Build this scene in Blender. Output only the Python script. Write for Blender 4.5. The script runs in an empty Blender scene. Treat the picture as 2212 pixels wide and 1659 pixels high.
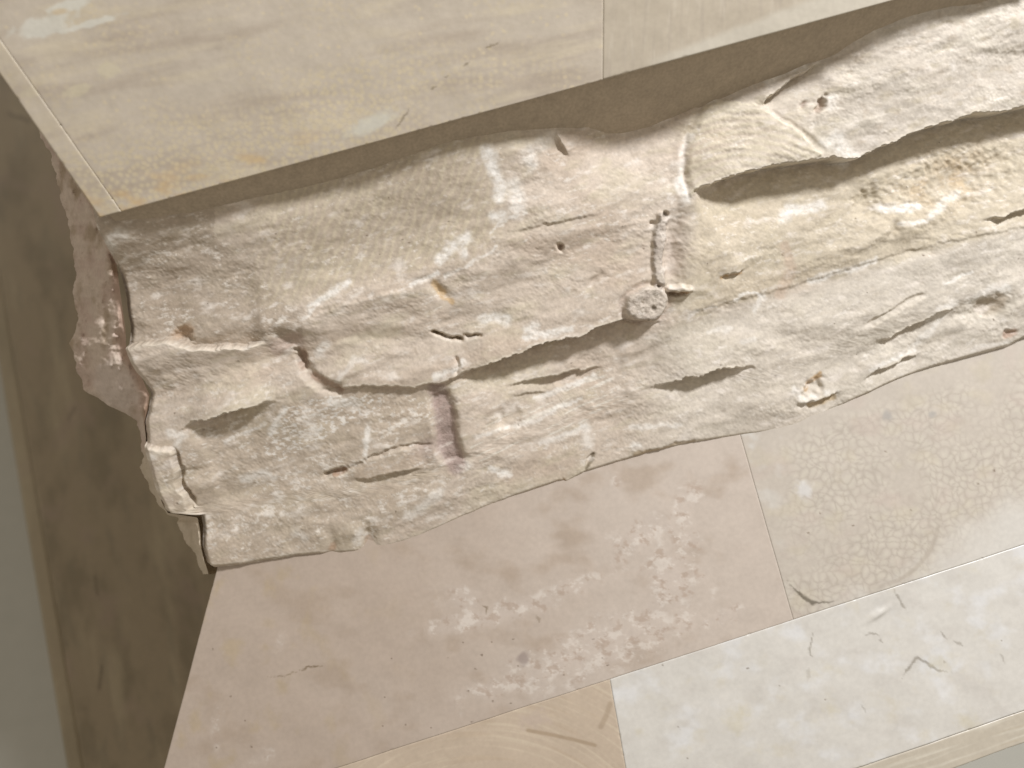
import bpy, math
import numpy as np
from mathutils import Matrix, Vector

# ---------------------------------------------------------------- measures
SC = 0.30                      # metres per layout unit
FPX = 1475.0                   # focal length in layout pixels (2212 wide)
RHO = math.radians(16.5)       # the pedestal's edges run 16.5 degrees off level in the picture
TH = math.radians(60.0)        # the camera looks down by 60 degrees
CR, SR = math.cos(RHO), math.sin(RHO)
CT, ST = math.cos(TH), math.sin(TH)
FLOOR_DOWN = 2.15              # layout units from camera down to the floor

def world(a):
    """(u along the front, v, w depth) layout units -> world metres, Z up, floor at 0"""
    a = np.asarray(a, float)
    u, v, w = a[..., 0], a[..., 1], a[..., 2]
    y = -ST * v + CT * w
    z = -CT * v - ST * w + FLOOR_DOWN
    return np.stack([u, y, z], -1) * SC

def wdir(a):
    a = np.asarray(a, float)
    return np.stack([a[..., 0], -ST * a[..., 1] + CT * a[..., 2], -CT * a[..., 1] - ST * a[..., 2]], -1)

def ray(px, py):
    x = (np.asarray(px, float) - 1106.0) / FPX
    y = (np.asarray(py, float) - 829.5) / FPX
    return np.stack([CR * x - SR * y, SR * x + CR * y, np.ones_like(x)], -1)

class Plane:
    def __init__(self, p, n):
        self.p = np.array(p, float); self.n = np.array(n, float); self.n /= np.linalg.norm(self.n)
    def at(self, px, py):
        d = ray(px, py)
        return d * (self.p @ self.n / (d @ self.n))[..., None]

SUNL = np.array([-0.57, 0.49, 0.66]); SUNL /= np.linalg.norm(SUNL)   # direction the lamp light travels

# ---------------------------------------------------------------- camera, light, exposure
scene = bpy.context.scene
col = scene.collection
cam = bpy.data.cameras.new("camera")
cam.sensor_width = 36.0
cam.lens = 36.0 * FPX / 2212.0
cam.clip_start = 0.01; cam.clip_end = 60
cam.dof.use_dof = True
cam.dof.focus_distance = 0.935 * SC
cam.dof.aperture_fstop = 6.5
cam_o = bpy.data.objects.new("camera", cam); col.objects.link(cam_o)
right = wdir([CR, SR, 0]); down = wdir([-SR, CR, 0]); fwd = wdir([0, 0, 1])
M = Matrix.Identity(4)
for i in range(3):
    M[i][0] = right[i]; M[i][1] = -down[i]; M[i][2] = -fwd[i]
M.translation = Vector(world([0, 0, 0]))
cam_o.matrix_world = M
scene.camera = cam_o

wd = bpy.data.worlds.new("World"); scene.world = wd; wd.use_nodes = True
bg = wd.node_tree.nodes["Background"]
bg.inputs[0].default_value = (1.0, 0.905, 0.79, 1); bg.inputs[1].default_value = 0.46

ld = bpy.data.lights.new("ceiling_lamp", 'AREA')
ld.shape = 'DISK'; ld.size = 0.13; ld.energy = 11.9; ld.color = (0.945, 0.955, 1.0)
lo = bpy.data.objects.new("ceiling_lamp", ld); col.objects.link(lo)
target = np.array([0.25, -0.05, 0.93])
lo.location = Vector(world(target - SUNL * 3.1))
dv = Vector(wdir(SUNL)); lo.rotation_euler = dv.to_track_quat('-Z', 'Y').to_euler()

scene.view_settings.view_transform = 'Standard'
scene.view_settings.look = 'None'
scene.view_settings.exposure = 0.0
scene.view_settings.gamma = 1.0

# ---------------------------------------------------------------- numeric noise
def _hash(ix, iy, seed):
    h = (ix.astype(np.int64) * 374761393 + iy.astype(np.int64) * 668265263 + seed * 982451653) & 0x7fffffff
    h = ((h ^ (h >> 13)) * 1274126177) & 0x7fffffff
    return ((h ^ (h >> 16)) & 0xffff) / 65535.0

def pnoise(x, y, seed=0):
    ix = np.floor(x); iy = np.floor(y); fx = x - ix; fy = y - iy
    ux = fx * fx * fx * (fx * (fx * 6 - 15) + 10); uy = fy * fy * fy * (fy * (fy * 6 - 15) + 10)
    def g(dx, dy):
        a = _hash(ix + dx, iy + dy, seed) * 2 * np.pi
        return np.cos(a) * (fx - dx) + np.sin(a) * (fy - dy)
    a = g(0, 0) * (1 - ux) + g(1, 0) * ux
    b = g(0, 1) * (1 - ux) + g(1, 1) * ux
    return (a * (1 - uy) + b * uy) * 1.5

def fbm(x, y, seed=0, octv=4, gain=0.5):
    s = np.zeros_like(x); a = 1.0; n = 0.0
    for o in range(octv):
        s += a * pnoise(x * 2 ** o + 17.3 * o, y * 2 ** o - 9.1 * o, seed + o); n += a; a *= gain
    return s / n

def worley(x, y, seed=0):
    ix = np.floor(x); iy = np.floor(y)
    f1 = np.full_like(x, 9.0); f2 = np.full_like(x, 9.0); idc = np.zeros_like(x)
    for dx in (-1, 0, 1):
        for dy in (-1, 0, 1):
            cx = ix + dx; cy = iy + dy
            jx = cx + 0.1 + 0.8 * _hash(cx, cy, seed); jy = cy + 0.1 + 0.8 * _hash(cx, cy, seed + 7)
            d = np.hypot(x - jx, y - jy)
            m = d < f1
            f2 = np.where(m, f1, np.minimum(f2, d)); idc = np.where(m, _hash(cx, cy, seed + 13), idc)
            f1 = np.where(m, d, f1)
    return f1, f2, idc

def sm(a, b, x):
    t = np.clip((x - a) / (b - a), 0, 1); return t * t * (3 - 2 * t)

def rot(x, y, deg):
    a = math.radians(deg); return x * math.cos(a) + y * math.sin(a), -x * math.sin(a) + y * math.cos(a)

def poly_dist(X, Y, pts):
    """distance to a polyline, arc position 0..1, and side (+ above / to its left when drawn left-to-right)"""
    pts = np.array(pts, float); seg = np.hypot(*(pts[1:] - pts[:-1]).T); tot = seg.sum(); acc = 0
    D = np.full(X.shape, 1e9); S = np.zeros(X.shape); G = np.zeros(X.shape)
    for i in range(len(pts) - 1):
        a, b = pts[i], pts[i + 1]; d = b - a; L2 = d @ d
        tr = ((X - a[0]) * d[0] + (Y - a[1]) * d[1]) / L2; t = np.clip(tr, 0, 1)
        dist = np.hypot(X - a[0] - t * d[0], Y - a[1] - t * d[1])
        side = (X - a[0]) * d[1] - (Y - a[1]) * d[0]
        m = dist < D
        D = np.where(m, dist, D); S = np.where(m, (acc + t * seg[i]) / tot, S); G = np.where(m, np.sign(side), G)
        acc += seg[i]
    return D, S, G

def inpoly(X, Y, pts):
    r = np.zeros(X.shape, bool); n = len(pts)
    for i in range(n):
        x1, y1 = pts[i]; x2, y2 = pts[(i + 1) % n]
        c = ((y1 > Y) != (y2 > Y)) & (X < (x2 - x1) * (Y - y1) / (y2 - y1 + 1e-12) + x1)
        r ^= c
    return r

def ell(X, Y, cx, cy, rx, ry, deg=-15):
    a, b = rot(X - cx, Y - cy, deg); return np.hypot(a / rx, b / ry)

def lin(c):
    c = np.array(c, float) / 255.0
    return np.where(c <= 0.04045, c / 12.92, ((c + 0.055) / 1.055) ** 2.4)

def mix(a, b, m):
    return a + (np.asarray(b) - a) * np.clip(m, 0, 1)[..., None]

def flat(X, c):
    return np.ones(X.shape + (3,)) * lin(c)

# ---------------------------------------------------------------- materials
def stone(name, rough=0.8, bump=0.25, scale=900.0, spec=0.35, grain=0.10, attr=True, base=(0.5, 0.5, 0.5), sss=0.0):
    m = bpy.data.materials.new(name); m.use_nodes = True
    nt = m.node_tree; N = nt.nodes; L = nt.links
    p = N["Principled BSDF"]
    tc = N.new("ShaderNodeTexCoord")
    n1 = N.new("ShaderNodeTexNoise"); n1.inputs["Scale"].default_value = scale; n1.inputs["Detail"].default_value = 5
    n2 = N.new("ShaderNodeTexNoise"); n2.inputs["Scale"].default_value = scale * 0.22; n2.inputs["Detail"].default_value = 6
    for n in (n1, n2): L.new(tc.outputs["Object"], n.inputs["Vector"])
    if attr:
        a = N.new("ShaderNodeAttribute"); a.attribute_name = "Col"; src = a.outputs["Color"]
    else:
        a = N.new("ShaderNodeRGB"); a.outputs[0].default_value = (*base, 1); src = a.outputs[0]
    mr = N.new("ShaderNodeMapRange"); mr.inputs[1].default_value = 0.3; mr.inputs[2].default_value = 0.7
    mr.inputs[3].default_value = 1 - grain; mr.inputs[4].default_value = 1 + grain
    L.new(n1.outputs["Fac"], mr.inputs[0])
    mr2 = N.new("ShaderNodeMapRange"); mr2.inputs[1].default_value = 0.3; mr2.inputs[2].default_value = 0.7
    mr2.inputs[3].default_value = 1 - grain * 0.6; mr2.inputs[4].default_value = 1 + grain * 0.6
    L.new(n2.outputs["Fac"], mr2.inputs[0])
    mm = N.new("ShaderNodeMath"); mm.operation = 'MULTIPLY'
    L.new(mr.outputs[0], mm.inputs[0]); L.new(mr2.outputs[0], mm.inputs[1])
    vm = N.new("ShaderNodeVectorMath"); vm.operation = 'SCALE'
    L.new(src, vm.inputs[0]); L.new(mm.outputs[0], vm.inputs["Scale"])
    L.new(vm.outputs[0], p.inputs["Base Color"])
    p.inputs["Roughness"].default_value = rough
    p.inputs["Specular IOR Level"].default_value = spec
    if bump:
        b = N.new("ShaderNodeBump"); b.inputs["Strength"].default_value = bump; b.inputs["Distance"].default_value = 0.0006
        L.new(n1.outputs["Fac"], b.inputs["Height"]); L.new(b.outputs[0], p.inputs["Normal"])
    return m

M_ROUGH = stone("split_stone", rough=0.88, bump=0.16, scale=700, spec=0.22, grain=0.07)
M_POL = stone("polished_stone", rough=0.30, bump=0.03, scale=500, spec=0.4, grain=0.04)
M_CORE = stone("stone_core", rough=0.9, attr=False, base=tuple(lin((176, 162, 142))))
M_MORT = stone("mortar", rough=0.95, bump=0.5, scale=900, spec=0.15, grain=0.12)
M_FLOOR = stone("floor_vinyl", rough=0.9, bump=0.0, scale=60, spec=0.4, grain=0.02, attr=False, base=(0.42, 0.41, 0.355))

# ---------------------------------------------------------------- object helpers
def link(name, me, mat, parent):
    o = bpy.data.objects.new(name, me); col.objects.link(o)
    me.materials.clear(); me.materials.append(mat)
    if parent is not None:
        o.parent = parent; o.matrix_parent_inverse = parent.matrix_world.inverted()
    return o

def mesh_from(name, V, F, C=None, smooth=True):
    me = bpy.data.meshes.new(name)
    me.vertices.add(len(V)); me.vertices.foreach_set("co", np.ascontiguousarray(V, np.float32).ravel())
    me.loops.add(F.size); me.loops.foreach_set("vertex_index", np.ascontiguousarray(F, np.int32).ravel())
    me.polygons.add(len(F)); me.polygons.foreach_set("loop_start", np.arange(0, F.size, F.shape[1], dtype=np.int32))
    me.polygons.foreach_set("use_smooth", np.full(len(F), smooth))
    me.update(calc_edges=True)
    if C is not None:
        at = me.color_attributes.new("Col", 'FLOAT_COLOR', 'POINT')
        at.data.foreach_set("color", np.concatenate([C, np.ones((len(C), 1))], 1).astype(np.float32).ravel())
    me.validate()
    return me

def grid_faces(ny, nx):
    i = np.arange(ny * nx).reshape(ny, nx)
    return np.stack([i[:-1, :-1], i[1:, :-1], i[1:, 1:], i[:-1, 1:]], -1).reshape(-1, 4)

def prism(top, depth, name, mat, parent, drop=0.0):
    """solid under a polygon of layout points: pushed straight down in the world by 'depth' units"""
    top = np.array(top); dn = np.array([0, CT, ST])
    n = len(top); V = world(np.concatenate([top + dn * drop, top + dn * depth]))
    me = bpy.data.meshes.new(name)
    fs = [list(range(n)), list(range(2 * n - 1, n - 1, -1))] + [[i, i + n, (i + 1) % n + n, (i + 1) % n] for i in range(n)]
    me.from_pydata([tuple(v) for v in V], [], fs); me.update()
    return link(name, me, mat, parent)

def empty(name, loc):
    o = bpy.data.objects.new(name, None); o.location = Vector(loc); o.empty_display_size = 0.02
    col.objects.link(o); bpy.context.view_layer.update(); return o

def tile(name, plane, quad, colf, parent, step=3.2, thick=14.0, bevel=2.0, wave=0.0, lift=0.0, hf=None, mat=None, seed=1):
    """a stone tile: quad = tl, tr, br, bl on the plane; real thickness, eased edges"""
    q = np.array(quad, float)
    w = max(np.hypot(*(q[1] - q[0])), np.hypot(*(q[2] - q[3]))); h = max(np.hypot(*(q[3] - q[0])), np.hypot(*(q[2] - q[1])))
    nx = int(max(6, w / step)); ny = int(max(6, h / step))
    s = np.linspace(0, 1, nx); t = np.linspace(0, 1, ny); S, T = np.meshgrid(s, t)
    P = (q[0] * ((1 - S) * (1 - T))[..., None] + q[1] * (S * (1 - T))[..., None] + q[2] * (S * T)[..., None] + q[3] * ((1 - S) * T)[..., None])
    X, Y = P[..., 0], P[..., 1]
    e = np.minimum(np.minimum(S, 1 - S) * w, np.minimum(T, 1 - T) * h)
    H = lift - bevel * np.clip(1 - e / 4.0, 0, 1) ** 2
    H = H - 1.6 * np.clip(1 - e / 4.5, 0, 1) * sm(0.28, 0.5, fbm(X / 14 + 3, Y / 14, 57, 3))
    if wave: H = H + wave * fbm(X / 160, Y / 160, 51, 3) + 0.12 * fbm(X / 11, Y / 11, 53, 3)
    if hf is not None: H = H + hf(X, Y)
    C = colf(X, Y)
    X = np.pad(X, 1, 'edge'); Y = np.pad(Y, 1, 'edge'); H = np.pad(H, 1, constant_values=lift - thick)
    C = np.pad(C, ((1, 1), (1, 1), (0, 0)), 'edge')
    P3 = plane.at(X, Y); P3 = P3 + plane.n * (H * 0.95 / FPX)[..., None]
    V = world(P3).reshape(-1, 3)
    me = mesh_from(name, V, grid_faces(*X.shape), C.reshape(-1, 3))
    return link(name, me, mat or M_POL, parent)

# ---------------------------------------------------------------- planes of the pedestal
d2 = np.array([0, 0.965, 0.26]); n2 = np.array([0, 0.26, -0.965])
P2 = Plane([0, 0.159, 1.0], n2)
P3p = Plane([0, 0.159 + 0.0, 1.004], [0, -0.087, -0.996])
P1 = Plane([0, -0.39 * 0.822, 0.822], [0, 0.436, -0.90])
DN = np.array([0, CT, ST])
def down_of(a): return np.asarray(a)[..., 1] * CT + np.asarray(a)[..., 2] * ST

# ---------------------------------------------------------------- floor
STEP_DOWN = 1.98
fl = bpy.data.meshes.new("floor")
fl.from_pydata([(-6, -6, 0), (6, -6, 0), (6, 6, 0), (-6, 6, 0)], [], [(0, 1, 2, 3)]); fl.update()
floor = link("floor", fl, M_FLOOR, None); floor["kind"] = "structure"

# ---------------------------------------------------------------- low stone step beside the pedestal (in its shade)
PS = Plane(DN * STEP_DOWN, -DN)
ctr = world(PS.at(np.array(250.), np.array(1200.))); ctr[2] = 0
step = empty("stone_step", ctr)
step["label"] = "dark shaded brown stone slab lying behind and left of the rough stone pedestal"; step["category"] = "stone slab"

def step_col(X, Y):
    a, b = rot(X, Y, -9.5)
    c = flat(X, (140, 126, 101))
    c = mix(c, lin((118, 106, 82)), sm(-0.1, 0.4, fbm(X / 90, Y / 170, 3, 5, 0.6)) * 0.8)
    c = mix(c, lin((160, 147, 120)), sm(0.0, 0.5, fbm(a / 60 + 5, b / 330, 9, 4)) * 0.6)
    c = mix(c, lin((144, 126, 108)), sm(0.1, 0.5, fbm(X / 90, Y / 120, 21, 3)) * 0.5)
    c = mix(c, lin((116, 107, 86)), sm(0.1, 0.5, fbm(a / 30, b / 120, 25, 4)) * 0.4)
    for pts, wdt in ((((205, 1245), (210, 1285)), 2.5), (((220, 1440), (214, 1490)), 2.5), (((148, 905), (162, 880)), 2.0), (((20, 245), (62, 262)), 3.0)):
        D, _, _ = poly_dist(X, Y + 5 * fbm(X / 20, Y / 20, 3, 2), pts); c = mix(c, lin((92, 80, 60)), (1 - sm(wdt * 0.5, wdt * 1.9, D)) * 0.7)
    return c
def bx(y): return 10 + (y - 860) * 0.169
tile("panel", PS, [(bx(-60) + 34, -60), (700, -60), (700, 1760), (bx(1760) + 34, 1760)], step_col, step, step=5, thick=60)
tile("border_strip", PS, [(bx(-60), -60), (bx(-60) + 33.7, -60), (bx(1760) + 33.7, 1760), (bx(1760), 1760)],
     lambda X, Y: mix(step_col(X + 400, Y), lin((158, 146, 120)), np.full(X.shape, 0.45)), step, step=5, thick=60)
prism(PS.at(np.array([bx(-60) + 4, 1000., 1000., bx(1760) + 4]), np.array([-60., -60., 1760., 1760.])), FLOOR_DOWN - STEP_DOWN, "base", M_CORE, step, drop=0.02)

# ---------------------------------------------------------------- pedestal
ped_c = world(P3p.at(np.array(1250.), np.array(1300.))); ped_c[2] = 0
ped = empty("stone_pedestal", ped_c)
ped["label"] = "beige stone pedestal with polished tiles and a rough split-stone band around its middle"; ped["category"] = "pedestal"

def edge1(x): return 528.9 - 0.2741 * x            # lower edge of the upper block
def left1(y): return (y - 160) * 0.6935            # its left edge
def row(x): return 1536 - 0.325 * (x - 1106)       # joint between the two tile rows below
def left3(y): return 467 - (y - 1232) * 0.274      # left edge of the lower block
def strip_t(x): return 1659 - 0.344 * (x - 1852)
def strip_b(x): return 1659 - 0.363 * (x - 2066)

# upper block: solid behind the tiles, stretched unseen up and back to shade the step
top1 = P1.at(np.array([left1(-900) + 8, 2500., 2500., 223.]), np.array([-900., -900., edge1(2500) - 6, edge1(223) - 8]))
top1 = top1 - P1.n * 0.008
YB = np.array([0, -ST, CT])
def hull(pts, name, mat, parent):
    import bmesh
    bm = bmesh.new()
    for p in world(np.array(pts)): bm.verts.new(p)
    r = bmesh.ops.convex_hull(bm, input=bm.verts)
    bmesh.ops.delete(bm, geom=[v for v in bm.verts if not v.link_faces], context='VERTS')
    me = bpy.data.meshes.new(name); bm.to_mesh(me); bm.free()
    return link(name, me, mat, parent)
up = hull(np.concatenate([top1, top1 + DN * 1.05, top1 + YB * 1.5, top1 + YB * 1.5 + DN * 1.05]), "upper_block", M_CORE, ped)

def coral(X, Y, size, seed):
    wx = X + 6 * fbm(X / 40, Y / 40, seed + 3, 2); wy = Y + 6 * fbm(X / 40 + 9, Y / 40, seed + 4, 2)
    f1, f2, idc = worley(wx / size, wy / size, seed)
    return f1, f2 - f1, idc

def crack(c, X, Y, pts, w, k, cc, seed=3):
    qx = X + 5 * fbm(X / 13, Y / 13, seed, 3); qy = Y + 5 * fbm(X / 13 + 4, Y / 13, seed + 2, 3)
    D, S, G = poly_dist(qx, qy, pts)
    t = np.clip(np.minimum(S, 1 - S) / 0.35, 0.12, 1) * (0.55 + 0.7 * np.clip(0.5 + fbm(X / 22, Y / 22, seed + 9, 2), 0, 1))
    return mix(c, lin(cc), (1 - sm(w * 0.35 * t, w * 1.35 * t + 0.6, D)) * k * np.clip(0.35 + t, 0, 1))

def p1_main(X, Y):
    a, b = rot(X, Y, -11)
    c = flat(X, (196, 185, 168))
    c = mix(c, lin((180, 167, 150)), sm(-0.15, 0.45, fbm(a / 420, b / 60, 2, 4)) * 0.9)
    c = mix(c, lin((206, 194, 170)), sm(0.05, 0.5, fbm(a / 260 + 4, b / 50, 6, 4)) * 0.7)
    f1, ed, idc = coral(X, Y, 15, 5)
    low = edge1(X) - Y
    zone = sm(250, 40, low + 60 * fbm(X / 120, Y / 60, 31, 3)) * sm(1150, 700, X + 120 * fbm(X / 90, Y / 90, 8, 2))
    c = mix(c, lin((207, 193, 162)), np.clip(zone + 0.5 * sm(-0.2, 0.4, fbm(X / 200, Y / 110, 87, 3)), 0, 1) * sm(0.55, 0.1, f1) * 0.8)
    c = mix(c, lin((182, 165, 138)), zone * sm(0.12, 0.02, ed) * 0.35)
    c = mix(c, lin((206, 176, 128)), sm(0.0, 0.45, fbm(X / 110 + 3, Y / 45, 12, 3)) * sm(90, 20, low) * sm(800, 520, X) * 0.75)
    sp = sm(0.26, 0.1, coral(X, Y, 22, 45)[0]) * (coral(X, Y, 22, 45)[2] > 0.55)
    c = mix(c, lin((216, 200, 165)), sp * 0.45 * sm(-0.2, 0.3, fbm(X / 130, Y / 90, 77, 2)))
    for (cx, cy, rx, ry, dg) in ((95, 55, 75, 28, -16), (205, 48, 70, 9, -16), (150, 12, 60, 14, -14), (235, 150, 30, 18, 10), (170, 195, 40, 14, -20)):
        e = ell(X, Y, cx, cy, rx, ry, dg) + 0.5 * fbm(X / 26, Y / 26, 14, 3)
        c = mix(c, lin((214, 211, 198)) if cy < 100 else lin((210, 200, 170)), (1 - sm(0.6, 1.05, e)) * (0.85 if cy < 100 else 0.5))
    c = mix(c, lin((206, 185, 150)), (1 - sm(0.5, 1.1, ell(X, Y, 128, 25, 22, 8, -10))) * 0.7)
    e = ell(X, Y, 800, 268, 70, 20, -25) + 0.4 * fbm(X / 22, Y / 22, 4, 3)
    c = mix(c, lin((208, 206, 192)), (1 - sm(0.5, 1.1, e)) * 0.7)
    for pts, wdt in ((((852, 284), (866, 262), (878, 246), (884, 230)), 2.6), (((928, 194), (942, 187)), 2.2), (((958, 169), (972, 162)), 1.8), (((1000, 142), (1014, 135)), 1.8), (((1042, 106), (1080, 90)), 1.6)):
        c = crack(c, X, Y, pts, wdt, 0.6, (118, 104, 80))
    return c

def p1_right(X, Y):
    a, b = rot(X, Y, 2)
    c = flat(X, (190, 179, 160))
    c = mix(c, lin((180, 169, 153)), sm(0, 0.5, fbm(a / 14, b / 240, 3, 3)) * 0.6)
    c = mix(c, lin((202, 192, 174)), sm(0.15, 0.5, fbm(a / 9 + 7, b / 90, 13, 3)) * 0.5)
    low = edge1(X) - Y
    bw = 10 + 42 * sm(1330, 1900, X)
    c = mix(c, lin((205, 198, 182)), sm(bw + 14, bw - 6, low + 8 * fbm(X / 60, Y / 60, 5, 3)) * sm(1370, 1480, X) * 0.8)
    return c

def p1_strip(X, Y):
    a, b = rot(X, Y, -34)
    c = p1_main(X + 90, Y); return mix(c, lin((198, 186, 165)), 0.25 + sm(0, 0.5, fbm(a / 14, b / 160, 8, 3)) * 0.35)

# left strip, main tile, right tile of the upper block
sl = 0.5                                           # direction of the strip's inner seam
tile("polished_tile", P1, [(left1(-140), -140), (left1(-140) + 50, -140), (262, edge1(262)), (215, 470)], p1_strip, up, step=3.5, bevel=0.3, wave=2)
tile("polished_tile", P1, [(left1(-140) + 50.1, -140), (1303.9, -140), (1301.9, edge1(1301.9)), (262.1, edge1(262.1))], p1_main, up, step=3.2, bevel=0.3, wave=2)
tile("polished_tile", P1, [(1304, -140), (2300, -140), (2300, edge1(2300)), (1302, edge1(1302))], p1_right, up, step=3.6, bevel=0.3, wave=2)

# lower block
TL = (448, 1150)
low_top = P3p.at(np.array([left3(1100) + 8, 2216., 2290., 2290., left3(2050) + 8.]), np.array([1100., 640., 900., strip_b(2290) - 4, 2050.]))
low_top = low_top - P3p.n * 0.009
lowb = prism(low_top, 0.75, "lower_block", M_CORE, ped, drop=0.0)

def specks(c, X, Y, seed, n, box, rmax=2.6, colr=(92, 74, 56)):
    r = np.random.RandomState(seed)
    for i in range(n):
        cx = r.uniform(box[0], box[2]); cy = r.uniform(box[1], box[3]); rr = r.uniform(1.2, rmax)
        m = (abs(X - cx) < 12) & (abs(Y - cy) < 12)
        if m.any():
            d = np.hypot((X - cx), (Y - cy) * r.uniform(0.8, 1.5)) / rr
            c = np.where(m[..., None], mix(c, lin(colr), (1 - sm(0.6, 1.4, d)) * 0.75), c)
    return c

def p3_pink(X, Y):
    c = flat(X, (176, 161, 146))
    c = mix(c, lin((188, 176, 163)), sm(700, 1500, X + 260 * fbm(X / 200, Y / 200, 4, 3)))
    c = mix(c, lin((163, 146, 128)), sm(0.05, 0.5, fbm(X / 130, Y / 90, 11, 4)) * 0.6)
    c = mix(c, lin((172, 154, 120)), sm(0.1, 0.5, fbm(X / 70 + 4, Y / 80, 17, 4)) * 0.45 * sm(1000, 500, X))
    w = np.zeros(X.shape); NZ = 1.0 * fbm(X / 60, Y / 60, 23, 5, 0.6)
    for (cx, cy, rx, ry, dg, k) in ((1060, 1330, 170, 26, -14, 1), (1300, 1400, 240, 60, -22, .9), (1450, 1240, 60, 110, 12, 1), (1180, 1450, 200, 40, -18, .8),
                                    (1390, 1150, 90, 40, -30, .8), (1010, 1300, 70, 30, 20, .8), (1480, 1090, 30, 60, 10, .8), (1560, 1330, 80, 18, -20, .7), (1250, 1260, 90, 22, -20, .6),
                                    (470, 1580, 14, 60, 0, .35), (560, 1640, 60, 16, -30, .4), (610, 1380, 14, 30, 20, .35), (1330, 1040, 18, 26, 0, .45)):
        e = ell(X, Y, cx, cy, rx, ry, dg) + NZ
        w = np.maximum(w, (1 - sm(0.1, 1.35, e)) * k)
    c = mix(c, lin((192, 180, 168)), w * 0.7)
    c = mix(c, lin((214, 206, 195)), sm(0.05, 0.5, w) * sm(0.02, 0.22, fbm(X / 38, Y / 30, 29, 5, 0.68)) * 0.5)
    c = mix(c, lin((168, 150, 134)), sm(0.05, 0.5, w) * sm(0.08, 0.26, fbm(X / 30 + 8, Y / 26, 33, 5, 0.68)) * 0.7)
    for pts, wdt, k in ((((648, 1447), (664, 1441), (680, 1439), (700, 1438)), 2.4, .8), (((580, 1462), (620, 1458), (650, 1448)), 1.4, .5), (((850, 1040), (838, 1052)), 2, .4),
                        (((1040, 1306), (1052, 1312), (1048, 1330)), 2.0, .6), (((1160, 1328), (1166, 1345)), 3.0, .4)):
        c = crack(c, X, Y, pts, wdt, k, (104, 86, 58))
    c = mix(c, lin((150, 136, 128)), (1 - sm(0.4, 1.1, ell(X, Y, 1131, 1424, 16, 20, 20) + 0.4 * fbm(X / 14, Y / 14, 2, 2))) * 0.8)
    c = specks(c, X, Y, 5, 26, (820, 1380, 1320, 1600), 2.4)
    c = specks(c, X, Y, 8, 5, (430, 1400, 560, 1620), 2.6)
    return c

def p3_coral(X, Y):
    c = flat(X, (186, 177, 164))
    f1, ed, idc = coral(X + 16 * fbm(X / 45, Y / 45, 95, 2), Y + 16 * fbm(X / 45 + 9, Y / 45, 97, 2), 17, 71)
    zone = sm(1650, 1740, X + 40 * fbm(X / 60, Y / 60, 2, 2)) * sm(0, 60, Y - (940 - (X - 1606) * 0.30))
    k = zone * sm(-0.6, 0.0, fbm(X / 170, Y / 130, 8, 3))
    c = mix(c, lin((197, 190, 174)), k * sm(0.55, 0.1, f1) * 0.55)
    c = mix(c, lin((162, 152, 138)), k * sm(0.28, 0.0, ed) * 0.45)
    c = mix(c, lin((190, 180, 156)), sm(0.1, 0.5, fbm(X / 80, Y / 60, 19, 3)) * 0.3)
    c = mix(c, lin((186, 172, 160)), sm(0.1, 0.5, fbm(X / 120 + 7, Y / 80, 29, 3)) * 0.45)
    pale = sm(-60, 90, (Y - 1190) + 0.62 * (X - 2000) + 60 * fbm(X / 90, Y / 90, 37, 3)) * sm(1720, 1850, X)
    arc = np.hypot(X - 1868, Y - 1110)
    c = mix(c, lin((203, 199, 190)), pale * 0.85 * sm(135, 200, arc + 40 * fbm(X / 50, Y / 50, 91, 3)))
    c = mix(c, lin((170, 160, 146)), (1 - sm(2, 7, abs(arc - 160))) * sm(1850, 1950, X) * sm(1090, 1150, Y) * 0.6)
    c = mix(c, lin((205, 203, 196)), sm(0.1, 0.5, fbm(X / 50, Y / 50, 47, 3)) * sm(1720, 1640, X) * 0.5)
    for (cx, cy, r_) in ((1737, 1058, 22), (2013, 895, 10), (1917, 898, 14)):
        c = mix(c, lin((158, 154, 148)) if cy < 1000 else lin((210, 208, 204)), (1 - sm(0.3, 1.2, np.hypot(X - cx, Y - cy) / r_ + 0.5 * fbm(X / 12, Y / 12, 4, 2))) * 0.7)
    c = crack(c, X, Y, ((1700, 1255), (1726, 1283), (1756, 1303), (1806, 1299)), 4, 0.8, (92, 84, 70))
    c = specks(c, X, Y, 6, 9, (1720, 900, 2200, 1250), 3.0, (120, 104, 88))
    return c

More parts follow.
